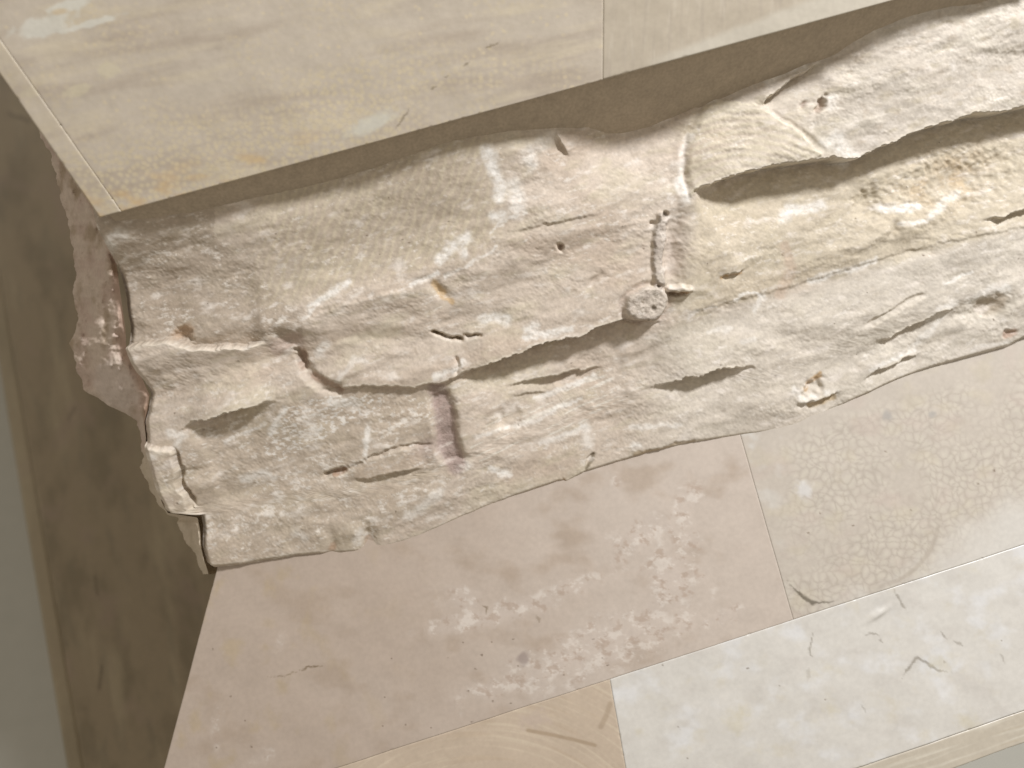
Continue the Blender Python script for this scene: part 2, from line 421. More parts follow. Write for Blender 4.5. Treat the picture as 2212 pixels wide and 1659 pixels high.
def p3_white(X, Y):
    c = flat(X, (203, 199, 190))
    c = mix(c, lin((194, 189, 180)), sm(-0.1, 0.5, fbm(X / 80, Y / 60, 7, 5, 0.6)) * 0.7)
    c = mix(c, lin((212, 211, 208)), sm(0.0, 0.5, fbm(X / 90 + 3, Y / 70, 15, 4)) * 0.8)
    c = mix(c, lin((198, 190, 170)), sm(0.1, 0.6, fbm(X / 70 + 9, Y / 55, 25, 5, 0.6)) * 0.45)
    for pts, wdt, k in ((((1757, 1363), (1749, 1403), (1757, 1429)), 3, .75), (((1942, 1473), (1962, 1445), (1979, 1421), (2000, 1430), (2026, 1449), (2059, 1453)), 3.2, .8),
                        (((1932, 1273), (1945, 1300), (1962, 1323)), 3.6, .7), (((2032, 1366), (2044, 1380)), 3, .7), (((2060, 1386), (2086, 1397)), 2.4, .6),
                        (((1866, 1374), (1880, 1368), (1902, 1373)), 2, .7), (((1900, 1376), (1906, 1392)), 1.8, .6), (((2160, 1412), (2172, 1436)), 2, .5),
                        (((1858, 1520), (1870, 1540)), 2, .5), (((1748, 1440), (1744, 1470)), 4, .3)):
        c = crack(c, X, Y, pts, wdt, k * 0.85, (128, 120, 106))
    for (cx, cy, r_) in ((2030, 1433, 26), (1795, 1530, 20), (1380, 1580, 10), (1590, 1560, 30), (1606, 1535, 16), (2090, 1560, 24)):
        c = mix(c, lin((196, 188, 164)), (1 - sm(0.0, 1.4, np.hypot(X - cx, Y - cy) / r_ + 1.0 * fbm(X / 18, Y / 18, 9, 4, 0.6))) * 0.5)
    c = specks(c, X, Y, 12, 12, (1330, 1340, 2200, 1650), 2.6, (120, 108, 92))
    return c

def p3_beige(X, Y):
    a, b = rot(X, Y, -10)
    r_ = np.hypot(X - 1040, (Y - 1980))
    c = flat(X, (186, 170, 150))
    c = mix(c, lin((198, 184, 162)), sm(0, 0.5, fbm(r_ / 9, a / 240, 5, 3)) * 0.7)
    c = mix(c, lin((180, 162, 140)), sm(0.1, 0.5, fbm(r_ / 13 + 4, a / 160, 15, 3)) * 0.6)
    c = mix(c, lin((184, 168, 152)), (1 - sm(0.4, 1.1, ell(X, Y, 1155, 1555, 40, 22, -10) + 0.8 * fbm(X / 20, Y / 20, 3, 3))) * 0.9)
    D, _, _ = poly_dist(X, Y, ((1140, 1578), (1195, 1588), (1240, 1598), (1285, 1610))); c = mix(c, lin((156, 136, 112)), (1 - sm(2, 6, D)) * 0.7)
    D, _, _ = poly_dist(X, Y, ((1298, 1570), (1310, 1545), (1318, 1520))); c = mix(c, lin((160, 142, 120)), (1 - sm(3, 8, D)) * 0.6)
    return c

def p3_strip(X, Y):
    a, b = rot(X, Y, -19)
    c = flat(X, (186, 177, 160)); c = mix(c, lin((212, 206, 190)), sm(0, 0.5, fbm(a / 220, b / 12, 8, 3)) * 0.6)
    return mix(c, lin((180, 168, 146)), sm(0.2, 0.5, fbm(a / 160, b / 9, 18, 3)) * 0.5)

def jv(y): return 1605 + (y - 960) * 0.288           # upright joint, upper tile row
def jl(y): return 1319 + (y - 1476) * 0.19           # upright joint, lower tile row
g = 0.06
def ry(x): return row(x)
def dimple(X, Y):
    return -3.0 * np.exp(-ell(X, Y, 1905, 1325, 60, 26, -40) ** 2) + 6.0 * np.exp(-ell(X, Y, 1900, 1326, 26, 7, -35) ** 2)
xa, xb = jv(1345) , 2290
tile("polished_tile", P3p, [(left3(1110), 1110), (jv(880) - g, 880), (jv(row(1713)) - g, row(1713) - g), (left3(1772), row(left3(1772)) - g)], p3_pink, lowb, step=3.2, bevel=0.2, wave=3)
tile("polished_tile", P3p, [(jv(880) + g, 880), (2219, 640), (2290, row(2290) - g), (jv(row(1713)) + g, row(1713) - g)], p3_coral, lowb, step=3.0, bevel=0.2, wave=3)
tile("polished_tile", P3p, [(jl(1467) + g, row(jl(1467)) + g), (2290, row(2290) + g), (2290, strip_t(2290) - g), (jl(1800) + g, strip_t(jl(1800)) - g)], p3_white, lowb, step=3.2, bevel=0.2, wave=3, hf=dimple)
tile("polished_tile", P3p, [(left3(1772), row(left3(1772)) + g), (jl(1467) - g, row(jl(1467)) + g), (jl(1800) - g, strip_t(jl(1800)) - g), (left3(1990), strip_t(left3(1990)) - g)], p3_beige, lowb, step=3.2, bevel=0.2, wave=3)
tile("border_strip", P3p, [(left3(1990), strip_t(left3(1990)) + g), (2290, strip_t(2290) + g), (2290, strip_b(2290)), (left3(2060), strip_b(left3(2060)))], p3_strip, lowb, step=4, bevel=2, wave=3)

# ---------------------------------------------------------------- rough band
BOT = np.array([(200, 1262), (445, 1232), (520, 1226), (640, 1206), (760, 1198), (830, 1189), (905, 1165), (1000, 1122), (1105, 1080), (1208, 1046), (1222, 1050), (1265, 1026), (1400, 985), (1500, 962), (1600, 946), (1690, 936), (1770, 905), (1850, 866), (1940, 826), (2010, 800), (2120, 768), (2180, 752), (2212, 734), (2400, 690)], float)
LEFT = np.array([(190, 420), (215, 470), (238, 515), (246, 553), (258, 640), (268, 713), (270, 753), (284, 782), (306, 822), (320, 853), (316, 885), (309, 912), (314, 966), (322, 1000), (338, 1060), (352, 1094), (360, 1108), (424, 1118), (430, 1150), (432, 1186), (440, 1215), (446, 1234), (452, 1270)], float)
NX, NY = 900, 370
s = np.linspace(0, 1, NX) ; t = np.linspace(0, 1, NY)
S_, T_ = np.meshgrid(s, t)
topY = lambda x: edge1(x) - 75
botY = lambda x: np.interp(x, BOT[:, 0], BOT[:, 1])
xl = np.full(NY, 320.0)
for _ in range(12):
    yl = topY(xl) + (botY(xl) - topY(xl)) * t
    xl = 0.5 * xl + 0.5 * np.interp(yl, LEFT[:, 1], LEFT[:, 0])
X = xl[:, None] + (2330 - xl[:, None]) * S_
Y = topY(X) + (botY(X) - topY(X)) * T_
# ragged outlines: shift the lookup coordinates a little
WX = X + 7 * fbm(X / 34, Y / 34, 101, 3) + 1.5 * fbm(X / 9, Y / 9, 105, 2)
WY = Y + 7 * fbm(X / 34 + 7, Y / 34, 103, 3) + 1.8 * fbm(X / 9 + 3, Y / 9, 107, 2)
RA, RB = rot(X, Y, -16)

H = 12 * fbm(RA / 420, RB / 150, 1, 1)
rid = 1 - abs(fbm(RA / 150 + 4, RB / 36, 21, 4)) * 2
H += 0.6 * (rid - 0.6)
# thin bedding plates: small terraces in the relief, as split limestone shows
q = fbm(RA / 260, RB / 70, 61, 4) * 7 + RB / 60
tr = np.floor(q) + sm(0.80, 1.0, q - np.floor(q))
H += 0.5 * (tr - q) * sm(-0.1, 0.4, fbm(X / 170, Y / 120, 63, 2))
def facet(sx, sy, amp, seed, deg, wp):
    """split-stone faces: flat facets meeting at creases, on an uneven lattice"""
    a_, b_ = rot(X, Y, deg)
    a_ = a_ / sx + wp * fbm(X / (sx * 0.7), Y / (sx * 0.7), seed, 2) + 0.5 * fbm(X / (sx * 2.2), Y / (sx * 2.2), seed + 1, 2)
    b_ = b_ / sy + wp * fbm(X / (sx * 0.7) + 5, Y / (sx * 0.7), seed + 2, 2) + 0.5 * fbm(X / (sx * 2.2), Y / (sx * 2.2) + 4, seed + 3, 2)
    ix = np.floor(a_); iy = np.floor(b_); fx = a_ - ix; fy = b_ - iy
    h00 = _hash(ix, iy, seed + 5); h10 = _hash(ix + 1, iy, seed + 5); h01 = _hash(ix, iy + 1, seed + 5); h11 = _hash(ix + 1, iy + 1, seed + 5)
    A_ = np.where(fx + fy < 1, h00 + (h10 - h00) * fx + (h01 - h00) * fy, h11 + (h01 - h11) * (1 - fx) + (h10 - h11) * (1 - fy))
    B_ = np.where(fx > fy, h00 + (h10 - h00) * fx + (h11 - h10) * fy, h00 + (h11 - h01) * fx + (h01 - h00) * fy)
    return amp * (np.where(_hash(ix, iy, seed + 9) > 0.5, A_, B_) - 0.5)
calm = 1 - 0.65 * sm(480, 640, X) * sm(1130, 1020, X) * sm(660, 600, Y + 0.25 * (X - 700)) - 0.55 * sm(0, 30, Y - (694 - 0.262 * (X - 1430))) * sm(1330, 1480, X) * sm(800, 760, Y + 0.3 * (X - 1480))
pm = sm(-0.35, 0.35, fbm(X / 150, Y / 110, 67, 3))
HP = (0.35 + 0.65 * calm) * (facet(230, 84, 19, 601, -19, 0.16) + facet(104, 40, 10, 611, -12, 0.16) * (0.35 + 0.65 * pm) + (0.3 + 0.7 * pm) * facet(46, 19, 5.0, 621, -22, 0.2))
H += (0.7 + 1.3 * sm(0, 0.5, fbm(X / 90, Y / 70, 33, 2))) * fbm(RA / 16, RB / 10, 31, 3) + 0.55 * fbm(X / 6, Y / 5, 41, 2)

def blur(A, n):
    for _ in range(n):
        A = np.pad(A, 1, 'edge'); A = (A[:-2, 1:-1] + A[2:, 1:-1] + 2 * A[1:-1, 1:-1]) / 4
        A = np.pad(A, 1, 'edge'); A = (A[1:-1, :-2] + A[1:-1, 2:] + 2 * A[1:-1, 1:-1]) / 4
    return A
H = blur(H, 2) + HP

def ledge(pts, a, b, wu, wd_, tap=0.12):
    global H
    D, S, G = poly_dist(WX, WY, pts)
    k = np.clip(np.minimum(S / tap, (1 - S) / tap), 0, 1)
    k = blur(sm(0, 1, k) if max(abs(a), abs(b)) > 25 else k ** 0.8, 14)
    up_ = G > 0
    H = H + np.where(up_, a * k * np.exp(-D / wu), -b * k * np.exp(-D / wd_))

def groove(pts, w, d, soft=1.0, tap=0.1):
    global H
    D, S, G = poly_dist(WX, WY, pts)
    k = np.clip(np.minimum((S + 0.02) / tap, (1.02 - S) / tap), 0, 1)
    H = H - d * k * (1 - sm(w * 0.35, w * (0.6 + soft * 0.6), D))
    return 1 - sm(w * 0.5, w * 1.1, D)

PITN = 0.75 * fbm(X / 16, Y / 13, 131, 4, 0.6)
def pit(cx, cy, rx, ry, d, dg=-15, hard=False):
    global H
    e = ell(WX, WY, cx, cy, rx, ry, dg) + (PITN if hard else 0.4 * PITN)
    k = 1 - sm(0.35, 1.2, e) if hard else np.exp(-e * e)
    H = H - d * k
    return k

# the stones' upper ends stand out unevenly under the block
for cx, cy, rx, ry, a_ in ((620, 450, 190, 110, 20), (950, 360, 220, 100, 24), (300, 475, 190, 80, 34), (250, 500, 70, 60, 16), (1400, 250, 170, 90, -46), (1240, 300, 80, 60, 6), (1560, 160, 90, 60, -18), (1700, 120, 110, 70, -30), (1980, 110, 170, 80, 14)):
    H += a_ * np.exp(-ell(X, Y, cx, cy, rx, ry, -15) ** 2)
# --- large flakes; each is drawn left to right along its lower lip
L1a = [(383, 932), (420, 911), (456, 906), (520, 881), (606, 864)]
L1b1 = [(690, 838), (806, 832), (886, 836), (953, 826), (1000, 806)]
L1b2 = [(955, 828), (986, 811), (1106, 770), (1159, 745), (1223, 728), (1253, 726), (1286, 706), (1343, 690), (1400, 697), (1452, 690)]
L2 = [(1478, 428), (1499, 410), (1586, 380), (1659, 362), (1722, 352), (1786, 345), (1842, 348), (1892, 320), (1992, 280), (2102, 250), (2152, 247), (2230, 228), (2400, 180)]
R1 = [(1386, 843), (1436, 830), (1499, 813), (1553, 800), (1589, 795), (1650, 788)]
ledge(L1a, 20, 38, 130, 85, 0.42)
ledge(L1b1, 5, 9, 90, 40)
ledge(L1b2, 18, 42, 170, 95, 0.28)
ledge([(1090, 838), (1149, 826), (1233, 810), (1312, 798)], 6, 15, 50, 60, 0.4)
ledge([(1105, 858), (1150, 854), (1190, 853)], 2, 5, 20, 26, 0.25)
ledge(L2, 20, 46, 170, 95, 0.13)
ledge(R1, 14, 32, 110, 62, 0.48)
ledge([(2120, 479), (2170, 464), (2260, 440), (2400, 400)], 7, 14, 50, 30)
ledge([(1366, 984), (1439, 961), (1520, 947)], 6, 11, 30, 18, 0.25)
ledge([(1430, 694), (1500, 672), (1586, 650), (1680, 628), (1760, 608), (1892, 563), (2050, 520), (2300, 470)], 1.5, 1.5, 60, 60)
ledge([(1105, 500), (1150, 488), (1200, 480), (1300, 460)], 2.5, 3, 40, 30, 0.2)
ledge([(766, 1037), (810, 1030), (860, 1018), (913, 1010)], 4, 9, 24, 26, 0.2)
ledge([(1556, 597), (1580, 591), (1606, 583)], 6, 10, 22, 14, 0.25)
ledge([(1865, 821), (1893, 801), (1940, 786), (1989, 764)], 10, 20, 34, 30, 0.2)
ledge([(1905, 740), (1945, 718), (1989, 696), (2058, 664)], 7, 12, 30, 30, 0.15)
ledge([(1720, 872), (1745, 866), (1780, 860), (1812, 846)], 10, 22, 18, 30, 0.2)
ledge([(1650, 222), (1690, 190), (1729, 163), (1768, 137)], 10, 22, 26, 40, 0.12)
ledge([(640, 694), (700, 672), (745, 655), (800, 640), (880, 622), (945, 596)], 3, -7, 60, 100)
# lower stone's upper lip stands proud of the stone above it
ledge([(262, 752), (300, 742), (366, 733), (416, 746), (480, 749), (570, 742)], -22, -9, 90, 120, 0.08)
# steps facing right
ledge([(1197, 282), (1206, 304), (1226, 332)][::-1], -7, -8, 18, 18, 0.2)
# --- recesses
G1 = groove([(946, 846), (958, 880), (962, 920), (970, 960), (982, 1000)], 27, 17, 1.2, 0.08)
G1b = pit(925, 965, 34, 24, 9, -30)
pit(652, 775, 13, 26, 22, -25, True); groove([(655, 790), (680, 818), (712, 834), (742, 838)], 15, 10, 1.2)
pit(620, 735, 26, 16, 12, 30)
pit(393, 724, 24, 15, 13, -10, True)
groove([(930, 717), (950, 722), (966, 730), (985, 731), (1001, 734)], 4.5, 20, 0.4); groove([(1002, 721), (1016, 724), (1043, 724)], 3.6, 14, 0.4, 0.3)
groove([(985, 770), (990, 786), (984, 806)], 6, 8, 0.8)
groove([(700, 1030), (722, 1023), (747, 1012)], 8, 18, 0.5)
groove([(752, 1018), (790, 995), (836, 972), (893, 957), (920, 962), (938, 963)], 3, 8, 0.4)
pit(1754, 838, 30, 17, 13, -35, True)
pit(2127, 664, 52, 24, 22, -16); pit(2180, 718, 20, 8, 16, -14, True)
groove([(1868, 706), (1900, 686), (1934, 663), (1970, 645), (1996, 632)], 6, 6, 0.8)
groove([(1264, 1022), (1267, 1004), (1272, 990), (1288, 980)], 4.5, 16, 0.4, 0.2)
groove([(1212, 1048), (1222, 1036)], 8, 14, 0.5)
pit(716, 1180, 12, 24, 22, 0); pit(795, 1168, 15, 28, 24, 10); pit(760, 1150, 20, 14, -10, 0); pit(690, 1160, 22, 16, -8, 0); pit(640, 1175, 14, 12, 9, 0)
pit(1770, 228, 9, 24, 13, 32, True); pit(1738, 226, 5, 14, 9, 45)
pit(1208, 534, 9, 7, 14, 0, True); pit(1283, 604, 22, 8, 9, -40)
pit(948, 625, 20, 10, 12, 45)
BR = pit(2060, 385, 120, 60, 26, -20)
pit(1885, 438, 26, 34, 14, 20); pit(1935, 495, 12, 16, 12, 20)
pit(1104, 905, 20, 30, 12, 20); pit(1085, 905, 10, 18, 9, 10)
# --- plug of mortar and its column, with the hollow beside it
hol = pit(1452, 560, 22, 95, 20, 4)
CO = np.maximum(1 - sm(9, 17, poly_dist(WX, WY, [(1430, 470), (1424, 510), (1416, 556), (1420, 612)])[0]), 1 - sm(0.85, 1.05, ell(WX, WY, 1394, 655, 49, 38, -12)))
rim = sm(0.8, 1.0, ell(WX, WY, 1394, 655, 54, 43, -12)) * (1 - sm(1.0, 1.25, ell(WX, WY, 1394, 655, 54, 43, -12)))
H -= 4 * rim
H += CO * (12 + 3 * fbm(X / 8, Y / 8, 55, 3))
pit(1406, 662, 8, 6, 5, -20, True); pit(1418, 617, 4, 4, 9, 0, True); pit(1436, 463, 9, 9, 18, 0, True); pit(1404, 482, 6, 5, 10, 0, True); pit(1380, 650, 5, 4, 5, 0, True)
SH = 1 - sm(5, 8, poly_dist(WX, WY, [(1444, 626), (1482, 623)])[0]); H += 14 * SH
groove([(1444, 637), (1484, 632)], 5, 15, 0.5)
# --- chip at the lower left corner, with a hollow along its right side
CH = inpoly(WX, WY, [(305, 960), (375, 966), (392, 1010), (388, 1044), (408, 1080), (432, 1116), (350, 1124), (320, 1040)]).astype(float)
H += CH * 13
groove([(378, 968), (394, 1008), (391, 1040), (410, 1078), (414, 1108)], 7, 16, 0.8)
# --- fan-shaped fossil shell
FAN = inpoly(WX, WY, [(1488, 425), (1484, 350), (1500, 280), (1545, 205), (1640, 226), (1700, 268), (1765, 335), (1722, 354), (1659, 364), (1586, 382)])
fr = np.hypot((X - 1600) * 0.8, Y - 470)
H += np.where(FAN, 4 + 0.8 * np.sin(fr / 2.6 + 2.6 * fbm(X / 50, Y / 50, 9, 3)) * np.clip(0.55 + 1.2 * fbm(X / 60, Y / 60, 19, 3), 0, 1.2), 0)
groove([(1488, 424), (1480, 360), (1492, 300), (1520, 240), (1548, 206)], 9, 5, 1.4)
groove([(1660, 232), (1700, 262), (1740, 300), (1776, 332)], 6, 3.5, 1.4)
# striations of the large smooth stone
ST_ = sm(480, 640, X) * sm(1130, 1020, X) * sm(660, 600, Y + 0.25 * (X - 700)) * sm(0, 60, Y - edge1(X))
sa, sb = rot(X, Y, -68)
H += ST_ * 0.7 * np.sin(sb / 2.9 + 3.5 * fbm(X / 60, Y / 60, 14, 2)) * (0.5 + fbm(X / 40, Y / 40, 15, 2))
# the band is seated under the block above and rounds off along its foot
H *= 1 - 0.75 * sm(0.90, 1.0, T_)
H -= 12 * sm(0.985, 1.0, T_) ** 2
H -= 16 * (1 - sm(0.0, 0.008, S_))

H = blur(H, 1)
gm = 0.35 + 0.65 * sm(-0.3, 0.3, fbm(X / 110, Y / 70, 641, 3))
H += (0.4 + 0.6 * calm) * gm * (facet(21, 9.5, 2.3, 631, -18, 0.25) + facet(10, 6, 1.0, 635, -10, 0.2) + 0.9 * fbm(X / 6, Y / 5, 637, 2))
# --- colours of the split faces
C = flat(X, (194, 180, 164))
C = mix(C, lin((186, 169, 151)), sm(-0.1, 0.45, fbm(RA / 240, RB / 110, 201, 4)) * 0.9)
C = mix(C, lin((197, 186, 163)), sm(0.0, 0.5, fbm(RA / 190 + 5, RB / 80, 211, 4)) * 0.8)
C = mix(C, lin((196, 190, 178)), sm(1300, 2000, X + 300 * fbm(X / 200, Y / 120, 221, 3)) * 0.65)
C = mix(C, lin((182, 171, 146)), sm(0.1, 0.5, fbm(RA / 60, RB / 24, 231, 4)) * 0.5)
C = mix(C, lin((168, 152, 132)), sm(0.15, 0.55, fbm(X / 26, Y / 20, 241, 4)) * 0.45)
yB2 = np.interp(X, [q_[0] for q_ in L2], [q_[1] for q_ in L2])
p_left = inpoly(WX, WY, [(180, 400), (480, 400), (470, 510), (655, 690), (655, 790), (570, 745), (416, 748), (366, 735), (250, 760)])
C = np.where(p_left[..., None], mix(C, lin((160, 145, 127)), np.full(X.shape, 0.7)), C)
C = mix(C, lin((172, 158, 136)), ST_ * 0.55)
C = mix(C, lin((207, 196, 166)), ST_ * sm(0, 0.9, np.sin(sb / 2.9 + 3.5 * fbm(X / 60, Y / 60, 14, 2))) * 0.35)
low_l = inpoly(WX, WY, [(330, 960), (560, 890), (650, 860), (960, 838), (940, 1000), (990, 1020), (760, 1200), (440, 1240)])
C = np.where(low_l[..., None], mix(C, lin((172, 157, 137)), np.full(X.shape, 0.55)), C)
midr = sm(0, 25, Y - yB2) * sm(1470, 1520, X) * sm(20, -20, Y - (694 - 0.262 * (X - 1430)))
C = mix(C, lin((188, 175, 148)), midr * 0.6)
C = mix(C, lin((182, 160, 126)), BR ** 1.5 * sm(-0.35, 0.4, fbm(X / 44, Y / 36, 251, 4)) * 0.95)
smooth_r = sm(0, 30, Y - (694 - 0.262 * (X - 1430))) * sm(1330, 1480, X)
C = mix(C, lin((202, 194, 180)), smooth_r * 0.6)
C = np.where(FAN[..., None], mix(C, lin((204, 194, 168)), 0.4 + 0.25 * np.sin(fr / 2.6 + 2 * fbm(X / 50, Y / 50, 9, 2))), C)

WX2 = WX + 5 * fbm(X / 15, Y / 15, 71, 3); WY2 = WY + 5 * fbm(X / 15 + 3, Y / 15, 73, 3); WK = np.clip(0.88 + 1.3 * fbm(RA / 16, RB / 9, 75, 4, 0.65), 0, 1)
def white(pts, w, k=0.9, c_=(234, 230, 222)):
    global C
    P_ = np.array(pts); m = (X > P_[:, 0].min() - 45) & (X < P_[:, 0].max() + 45) & (Y > P_[:, 1].min() - 45) & (Y < P_[:, 1].max() + 45)
    D, S, G = poly_dist(WX2[m], WY2[m], pts)
    C[m] = mix(C[m], lin(c_), (1 - sm(w * 0.3, w * 1.9, D)) * k * WK[m])
for pts, w_, k in (([(1052, 325), (1066, 370), (1082, 400), (1078, 425)], 11, 1), ([(1066, 468), (1080, 465)], 10, 1), ([(1112, 400), (1118, 430), (1112, 455)], 14, .7), ([(1140, 330), (1146, 352)], 14, .7), ([(1190, 292), (1170, 312)], 14, .4),
                   ([(948, 560), (975, 535), (1010, 508)], 9, .9), ([(1000, 540), (1004, 552)], 7, .8), ([(672, 664), (710, 636), (752, 610)], 7, .95), ([(888, 616), (915, 604), (946, 588)], 4, .9), ([(690, 660), (650, 690)], 3, .6),
                   ([(1046, 690), (1066, 684), (1095, 690)], 10, .9), ([(1140, 712), (1152, 704)], 9, .8), ([(1130, 727), (1180, 716), (1230, 708)], 6, .85), ([(960, 600), (985, 585), (1060, 545), (1075, 530)], 2.6, .7),
                   ([(1060, 500), (1095, 470), (1130, 458)], 3, .7), ([(1480, 428), (1470, 400)], 10, .9), ([(1470, 400), (1480, 330), (1500, 290)], 6, .6), ([(1546, 205), (1560, 192)], 9, .9), ([(1780, 310), (1800, 300), (1815, 335), (1840, 345)], 14, .75), ([(1790, 230), (1796, 212)], 9, .6),
                   ([(1668, 175), (1700, 150), (1740, 140)], 7, .7), ([(1700, 470), (1716, 455), (1785, 444)], 10, .85), ([(1915, 450), (1960, 450), (1996, 446)], 7, .95), ([(1950, 485), (2004, 478)], 4, .9), ([(2010, 468), (2050, 440), (2090, 415)], 6, .7),
                   ([(1759, 610), (1800, 592), (1850, 582), (1892, 563)], 6.5, .95), ([(2035, 613), (2092, 590)], 3.2, .9), ([(2095, 646), (2130, 630), (2165, 622)], 10, .8), ([(1586, 650), (1606, 637), (1630, 630), (1652, 640)], 3, .95), ([(1652, 640), (1640, 660), (1632, 672)], 5, .7),
                   ([(1486, 684), (1510, 670), (1546, 662)], 2.4, .9), ([(1530, 718), (1580, 708)], 5, .5), ([(1600, 740), (1630, 730)], 4, .5),
                   ([(1712, 838), (1728, 864), (1758, 857)], 5, .95), ([(1780, 850), (1804, 848)], 5, .8), ([(1880, 798), (1920, 780), (1980, 758)], 3.4, .9), ([(2010, 690), (2030, 665), (2060, 655)], 7, .7), ([(1970, 755), (2010, 720), (2040, 680)], 5, .55),
                   ([(2100, 755), (2190, 738)], 5, .6), ([(1740, 960), (1760, 930), (1790, 905)], 12, .5),
                   ([(618, 880), (608, 896), (590, 926), (580, 940)], 6, .9), ([(715, 868), (745, 868), (765, 874)], 9, .7), ([(797, 925), (792, 950), (790, 978)], 5.5, .95), ([(520, 1040), (560, 1032), (588, 1036)], 8, .75), ([(480, 958), (520, 940), (550, 930), (570, 918)], 3.4, .85),
                   ([(370, 935), (395, 940), (384, 960)], 8, .7), ([(325, 985), (345, 975)], 8, .7), ([(255, 525), (268, 510), (285, 505)], 12, .8), ([(690, 762), (705, 745)], 9, .8), ([(730, 820), (770, 770), (790, 780)], 5, .5),
                   ([(940, 812), (985, 795), (1000, 780)], 6, .8), ([(1160, 865), (1240, 840), (1290, 815)], 4, .75), ([(1030, 940), (1150, 915), (1240, 870)], 4, .6), ([(1170, 960), (1230, 940), (1265, 925)], 5, .7), ([(1190, 893), (1260, 865)], 2.4, .7),
                   ([(1264, 920), (1270, 945), (1275, 960)], 9, .6), ([(990, 1010), (1010, 1000)], 8, .7), ([(1060, 1012), (1080, 1022), (1100, 1024)], 5, .9), ([(884, 1110), (915, 1090), (950, 1060)], 9, .65), ([(1240, 1050), (1256, 1040)], 5, .8), ([(1370, 968), (1380, 966)], 7, .8), ([(1360, 925), (1440, 918), (1470, 920)], 4, .6),
                   ([(660, 1165), (640, 1150)], 8, .5), ([(780, 1150), (770, 1165)], 9, .6), ([(880, 605), (905, 600)], 2, .4)):
    white(pts, w_, k)
# chalky flecks: small streaks along the bedding, denser on the lower left stone
fl_ = 0.8 * fbm(RA / 24, RB / 11, 301, 5, 0.72) + 0.35 * fbm(RA / 110, RB / 50, 305, 3)
dens = 0.10 + 0.20 * low_l + 0.12 * p_left + 0.07 * sm(0.0, 0.5, fbm(X / 120, Y / 80, 303, 3))
C = mix(C, lin((222, 215, 204)), sm(0.40 - dens, 0.58 - dens * 0.9, fl_) * 0.8)
hl = inpoly(WX, WY, [(585, 930), (620, 880), (700, 855), (830, 850), (820, 890), (740, 920), (680, 960), (600, 1000), (560, 980)])
C = mix(C, lin((228, 224, 216)), hl * sm(0.02, 0.25, fbm(RA / 13, RB / 6, 311, 3)) * 0.8)
str7 = inpoly(WX, WY, [(990, 940), (1300, 810), (1420, 840), (1300, 900), (1050, 1010)])
ta, tb = rot(X, Y, -24)
C = mix(C, lin((224, 219, 206)), str7 * sm(0.1, 0.4, fbm(ta / 130, tb / 6, 321, 3)) * 0.7)
# broken lips are chalkier than the weathered faces
gx = np.gradient(H, axis=0)
lip = sm(1.0, 4.0, H - (np.roll(H, 3, 0) + np.roll(H, -3, 0)) * 0.5)
C = mix(C, lin((218, 208, 190)), lip * 0.45)
# ochre in cracks, darker browns in pits and grooves, mauve mortar
def tint(pts, w, c_, k):
    global C
    D, S, G = poly_dist(WX, WY, pts); C = mix(C, lin(c_), (1 - sm(w * 0.5, w * 1.3, D)) * k)
tint([(933, 718), (955, 723), (970, 730), (1000, 733)], 4, (112, 88, 46), .9); tint([(1003, 722), (1040, 724)], 3, (104, 80, 44), .85)
tint([(380, 722), (408, 712)], 14, (176, 148, 120), .7); tint([(652, 760), (654, 790)], 12, (160, 132, 114), .6); tint([(680, 812), (735, 838)], 10, (150, 118, 96), .7)
tint([(940, 610), (960, 640), (975, 652)], 8, (192, 158, 104), .7); tint([(1446, 636), (1482, 630)], 4, (150, 110, 56), .9); tint([(1556, 597), (1600, 588)], 3, (176, 138, 84), .8)
tint([(1740, 842), (1752, 822), (1772, 812)], 7, (172, 134, 76), .8); tint([(1750, 875), (1800, 858)], 8, (176, 146, 92), .6); tint([(1268, 1012), (1284, 982)], 3.5, (98, 84, 56), .8)
tint([(2170, 722), (2190, 714)], 9, (160, 128, 108), .8); tint([(2127, 660), (2150, 652)], 22, (160, 142, 118), .6); tint([(1436, 463), (1440, 468)], 7, (128, 98, 84), .8)
tint([(720, 1030), (745, 1015)], 6, (148, 112, 84), .8); tint([(716, 1186), (716, 1180)], 9, (152, 118, 88), .7); tint([(793, 1176), (796, 1165)], 10, (158, 130, 108), .6)
tint([(1210, 534), (1212, 532)], 5, (110, 82, 66), .8); tint([(1738, 228), (1744, 220)], 4, (138, 108, 92), .6); tint([(1766, 240), (1776, 216)], 6, (150, 126, 108), .6)
tint([(1212, 1049), (1220, 1038)], 6, (150, 116, 76), .7); tint([(1370, 984), (1440, 966), (1500, 954)], 4, (176, 152, 112), .5); tint([(1700, 530), (1712, 580), (1690, 640)], 12, (186, 164, 144), .6)
tint([(640, 734), (600, 750)], 20, (180, 158, 146), .6); tint([(900, 990), (830, 1010), (780, 1022)], 16, (184, 166, 146), .6)
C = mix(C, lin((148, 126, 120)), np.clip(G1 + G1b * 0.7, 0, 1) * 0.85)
C = mix(C, lin((184, 170, 158)), hol * 0.7)  # hollow beside the plug darkened, its shadow put into the colour
plugc = mix(flat(X, (190, 179, 165)), lin((160, 148, 138)), sm(-0.2, 0.4, fbm(X / 20, Y / 20, 401, 4)) * 0.5 + sm(600, 540, Y) * 0.5)
C = np.where((CO > 0.4)[..., None], plugc, C)
C = mix(C, lin((170, 150, 136)), rim * 0.5)
for (cx, cy, r_) in ((1408, 664, 6), (1418, 617, 4), (1436, 463, 7), (1398, 690, 3)):
    C = mix(C, lin((104, 92, 80)), (1 - sm(0.5, 1.2, np.hypot(X - cx, Y - cy) / r_)) * 0.8)
C = mix(C, lin((208, 196, 176)), CH * 0.6 * sm(0.2, -0.3, fbm(X / 30, Y / 30, 411, 3)))
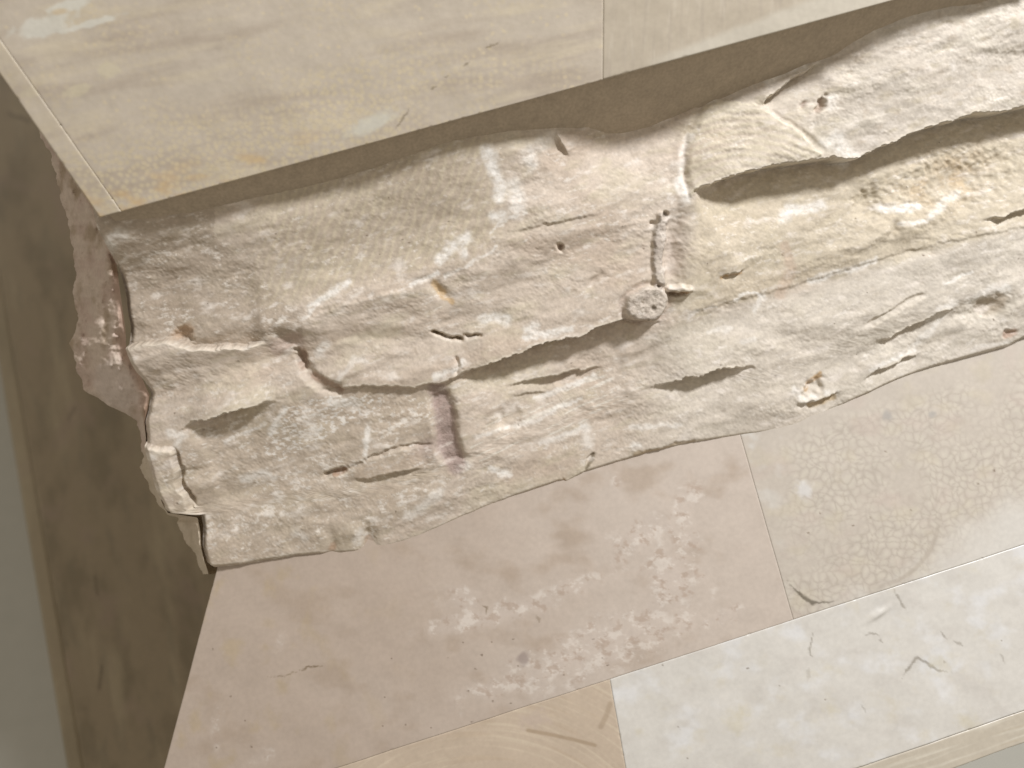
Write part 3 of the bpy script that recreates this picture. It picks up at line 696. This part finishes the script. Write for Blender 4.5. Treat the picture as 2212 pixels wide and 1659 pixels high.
C = C * (1 + 0.10 * fbm(X / 4.5, Y / 4, 435, 2) + 0.16 * fbm(X / 9, Y / 8, 431, 3) + 0.14 * fbm(RA / 40, RB / 18, 433, 4))[..., None]
pw = sm(0.12, 0.55, fbm(RA / 70, RB / 30, 441, 5, 0.62))
C = mix(C, lin((224, 215, 204)), pw * 0.75)
pw2 = sm(0.10, 0.34, fbm(RA / 34, RB / 13, 445, 5, 0.7)) * sm(-0.25, 0.35, fbm(X / 170, Y / 100, 447, 3))
C = mix(C, lin((229, 222, 212)), pw2 * 0.6)
C = mix(C, lin((212, 202, 186)), np.full(X.shape, 0.14))
C = specks(C, X, Y, 77, 60, (330, 280, 2200, 1150), 2.2, (104, 86, 68))

# --- cut into the single stones
ids = np.zeros(X.shape, int)
yL1 = np.interp(X, [230, 383, 606, 700, 806, 953, 986, 1106, 1253, 1343, 1452, 1586, 1892, 2300], [960, 932, 864, 838, 832, 826, 811, 770, 726, 690, 690, 650, 563, 470])
below = WY > yL1
ids[:] = 2
ids[(WX < 1470) & (WX > 1125) & (WY < 470 - 0.2 * (WX - 1125))] = 8
ids[(WX > 1440) & ~below] = 4
ids[(WX > 1478) & (WY < yB2)] = 3
ids[FAN] = 9
ids[p_left] = 1
ids[inpoly(WX, WY, [(230, 755), (366, 735), (416, 748), (570, 745), (655, 790), (700, 832), (606, 866), (383, 932), (300, 980), (240, 900)])] = 5
ids[below & (WX <= 975)] = 6
ids[below & (WX > 975)] = 7
ids[below & (WX > 1330) & (WY < 1000) & (WY > np.interp(X, [1330, 1386, 1650, 2300], [865, 843, 788, 560]))] = 10
ids[below & (WX > 975) & (WX <= 1330) & (WY < 1020 - 0.42 * (WX - 975)) & (WX < 1320)] = 11
ids[CH > 0.5] = 12
ids[(CO > 0.4)] = 20
ids[(G1 > 0.6)] = 21

P = P2.at(X, Y)
P = P + P2.n * (H * 0.93 / FPX)[..., None]
VW = world(P)
band_quad = P2.at(np.array([255., 2330., 2330., 470.]), np.array([edge1(255) - 60, edge1(2330) - 60, 700., 1215.])) - P2.n * 0.075
band = prism(band_quad, 0.85, "rough_band", M_CORE, ped)
F = grid_faces(NY, NX)
fid = ids[:-1, :-1].reshape(-1)
Vf = VW.reshape(-1, 3); Cf = C.reshape(-1, 3)
rnames = {20: "mortar_plug", 21: "mortar_joint"}
ga = np.gradient(VW, axis=1); gb = np.gradient(VW, axis=0)
NV = np.cross(gb, ga); NV /= np.linalg.norm(NV, axis=-1, keepdims=True)
if (NV @ wdir(P2.n)).mean() < 0: NV = -NV
NVf = NV.reshape(-1, 3)
# shared smooth normals keep the stones' common edges unbroken
for k in sorted(set(fid)):
    f = F[fid == k]
    if len(f) < 30: continue
    used, inv = np.unique(f, return_inverse=True)
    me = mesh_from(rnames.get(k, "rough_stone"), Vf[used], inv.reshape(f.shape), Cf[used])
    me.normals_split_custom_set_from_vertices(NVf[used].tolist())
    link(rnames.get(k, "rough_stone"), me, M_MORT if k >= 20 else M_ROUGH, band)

# skirt that closes the band's foot and right end against the blocks
def ribbon(name, edge, off, mat, colr):
    A = edge; B = edge + off
    V = np.concatenate([A, B]); n = len(A); i = np.arange(n - 1)
    Fq = np.stack([i, i + 1, i + 1 + n, i + n], -1)
    me = mesh_from(name, V, Fq, np.concatenate([colr, colr])); return link(name, me, mat, band)
ribbon("underside", VW[-1], wdir(-P2.n * 0.06) * SC, M_ROUGH, C[-1])

# --- rough return of the band on its shaded left side
SIL = np.array([(30, 180), (60, 240), (108, 330), (132, 420), (148, 500), (165, 580), (158, 640), (168, 690), (150, 742), (163, 788), (184, 843), (234, 876), (272, 893), (300, 911), (304, 940), (312, 985), (306, 1010), (318, 1040), (344, 1090), (358, 1112), (384, 1118), (392, 1150), (408, 1180), (424, 1205), (440, 1238), (460, 1300)], float)
ny, nx = 420, 70
yy = np.linspace(215, 1240, ny); qq = np.linspace(0, 1.5, nx); Q, YY = np.meshgrid(qq, yy)
xe = np.interp(YY, LEFT[:, 1], LEFT[:, 0]); xe = np.where(YY < 470, np.minimum(xe, left1(YY) + 26), xe) + 3
xs = np.interp(YY, SIL[:, 1], SIL[:, 0]) + 10 * fbm(YY / 26, YY * 0 + 3.3, 7, 4)
xs = np.minimum(xs, xe - 1)
XX = np.where(Q <= 1, xe + (xs - xe) * Q, xs + (Q - 1) * 2 * 90)
d_edge = P2.at(xe, YY); wE = d_edge[..., 2]
bul = 40 * fbm(XX / 70, YY / 80, 501, 3) + 16 * fbm(XX / 24, YY / 30, 505, 3) + 4 * fbm(XX / 9, YY / 9, 507, 3)
dep = np.where(Q <= 1, 13 + 120 * Q ** 1.4, 133 + (Q - 1) * 2 * 260) - bul * sm(0, 0.15, Q)
r_ = ray(XX, YY); wv = np.maximum(wE + dep * 0.93 / FPX, 0.3)
wv[:, 0] = wE[:, 0] + 9 * 0.93 / FPX
PP = r_ * wv[..., None]
cS = flat(XX, (200, 184, 168))
cS = mix(cS, lin((190, 170, 156)), sm(-0.1, 0.4, fbm(XX / 40, YY / 60, 511, 4)) * 0.8)
cS = mix(cS, lin((158, 140, 116)), sm(0.0, 0.5, fbm(XX / 30 + 4, YY / 60, 521, 4)) * 0.8)
cS = mix(cS, lin((202, 188, 176)), (1 - sm(0.6, 1.15, ell(XX, YY, 250, 838, 52, 66, -25) + 0.4 * fbm(XX / 30, YY / 30, 3, 3))) * 0.85)
cS = mix(cS, lin((196, 184, 160)), sm(950, 1000, YY) * 0.6)
cS = mix(cS, lin((156, 124, 104)), sm(0.25, 0.05, Q) * sm(960, 900, YY) * 0.6)
Fs = grid_faces(ny, nx)
Vs = world(PP).reshape(-1, 3); cSf = cS.reshape(-1, 3)
rowid = (YY[:-1, :-1] > 735 + 12 * fbm(XX[:-1, :-1] / 20, YY[:-1, :-1] / 20, 5, 2)).astype(int) + (YY[:-1, :-1] > 925)
rowid = rowid.reshape(-1)
for k in range(3):
    f = Fs[rowid == k]; used, inv = np.unique(f, return_inverse=True)
    me = mesh_from("rough_stone", Vs[used], inv.reshape(f.shape), cSf[used]); link("rough_stone", me, M_ROUGH, band)
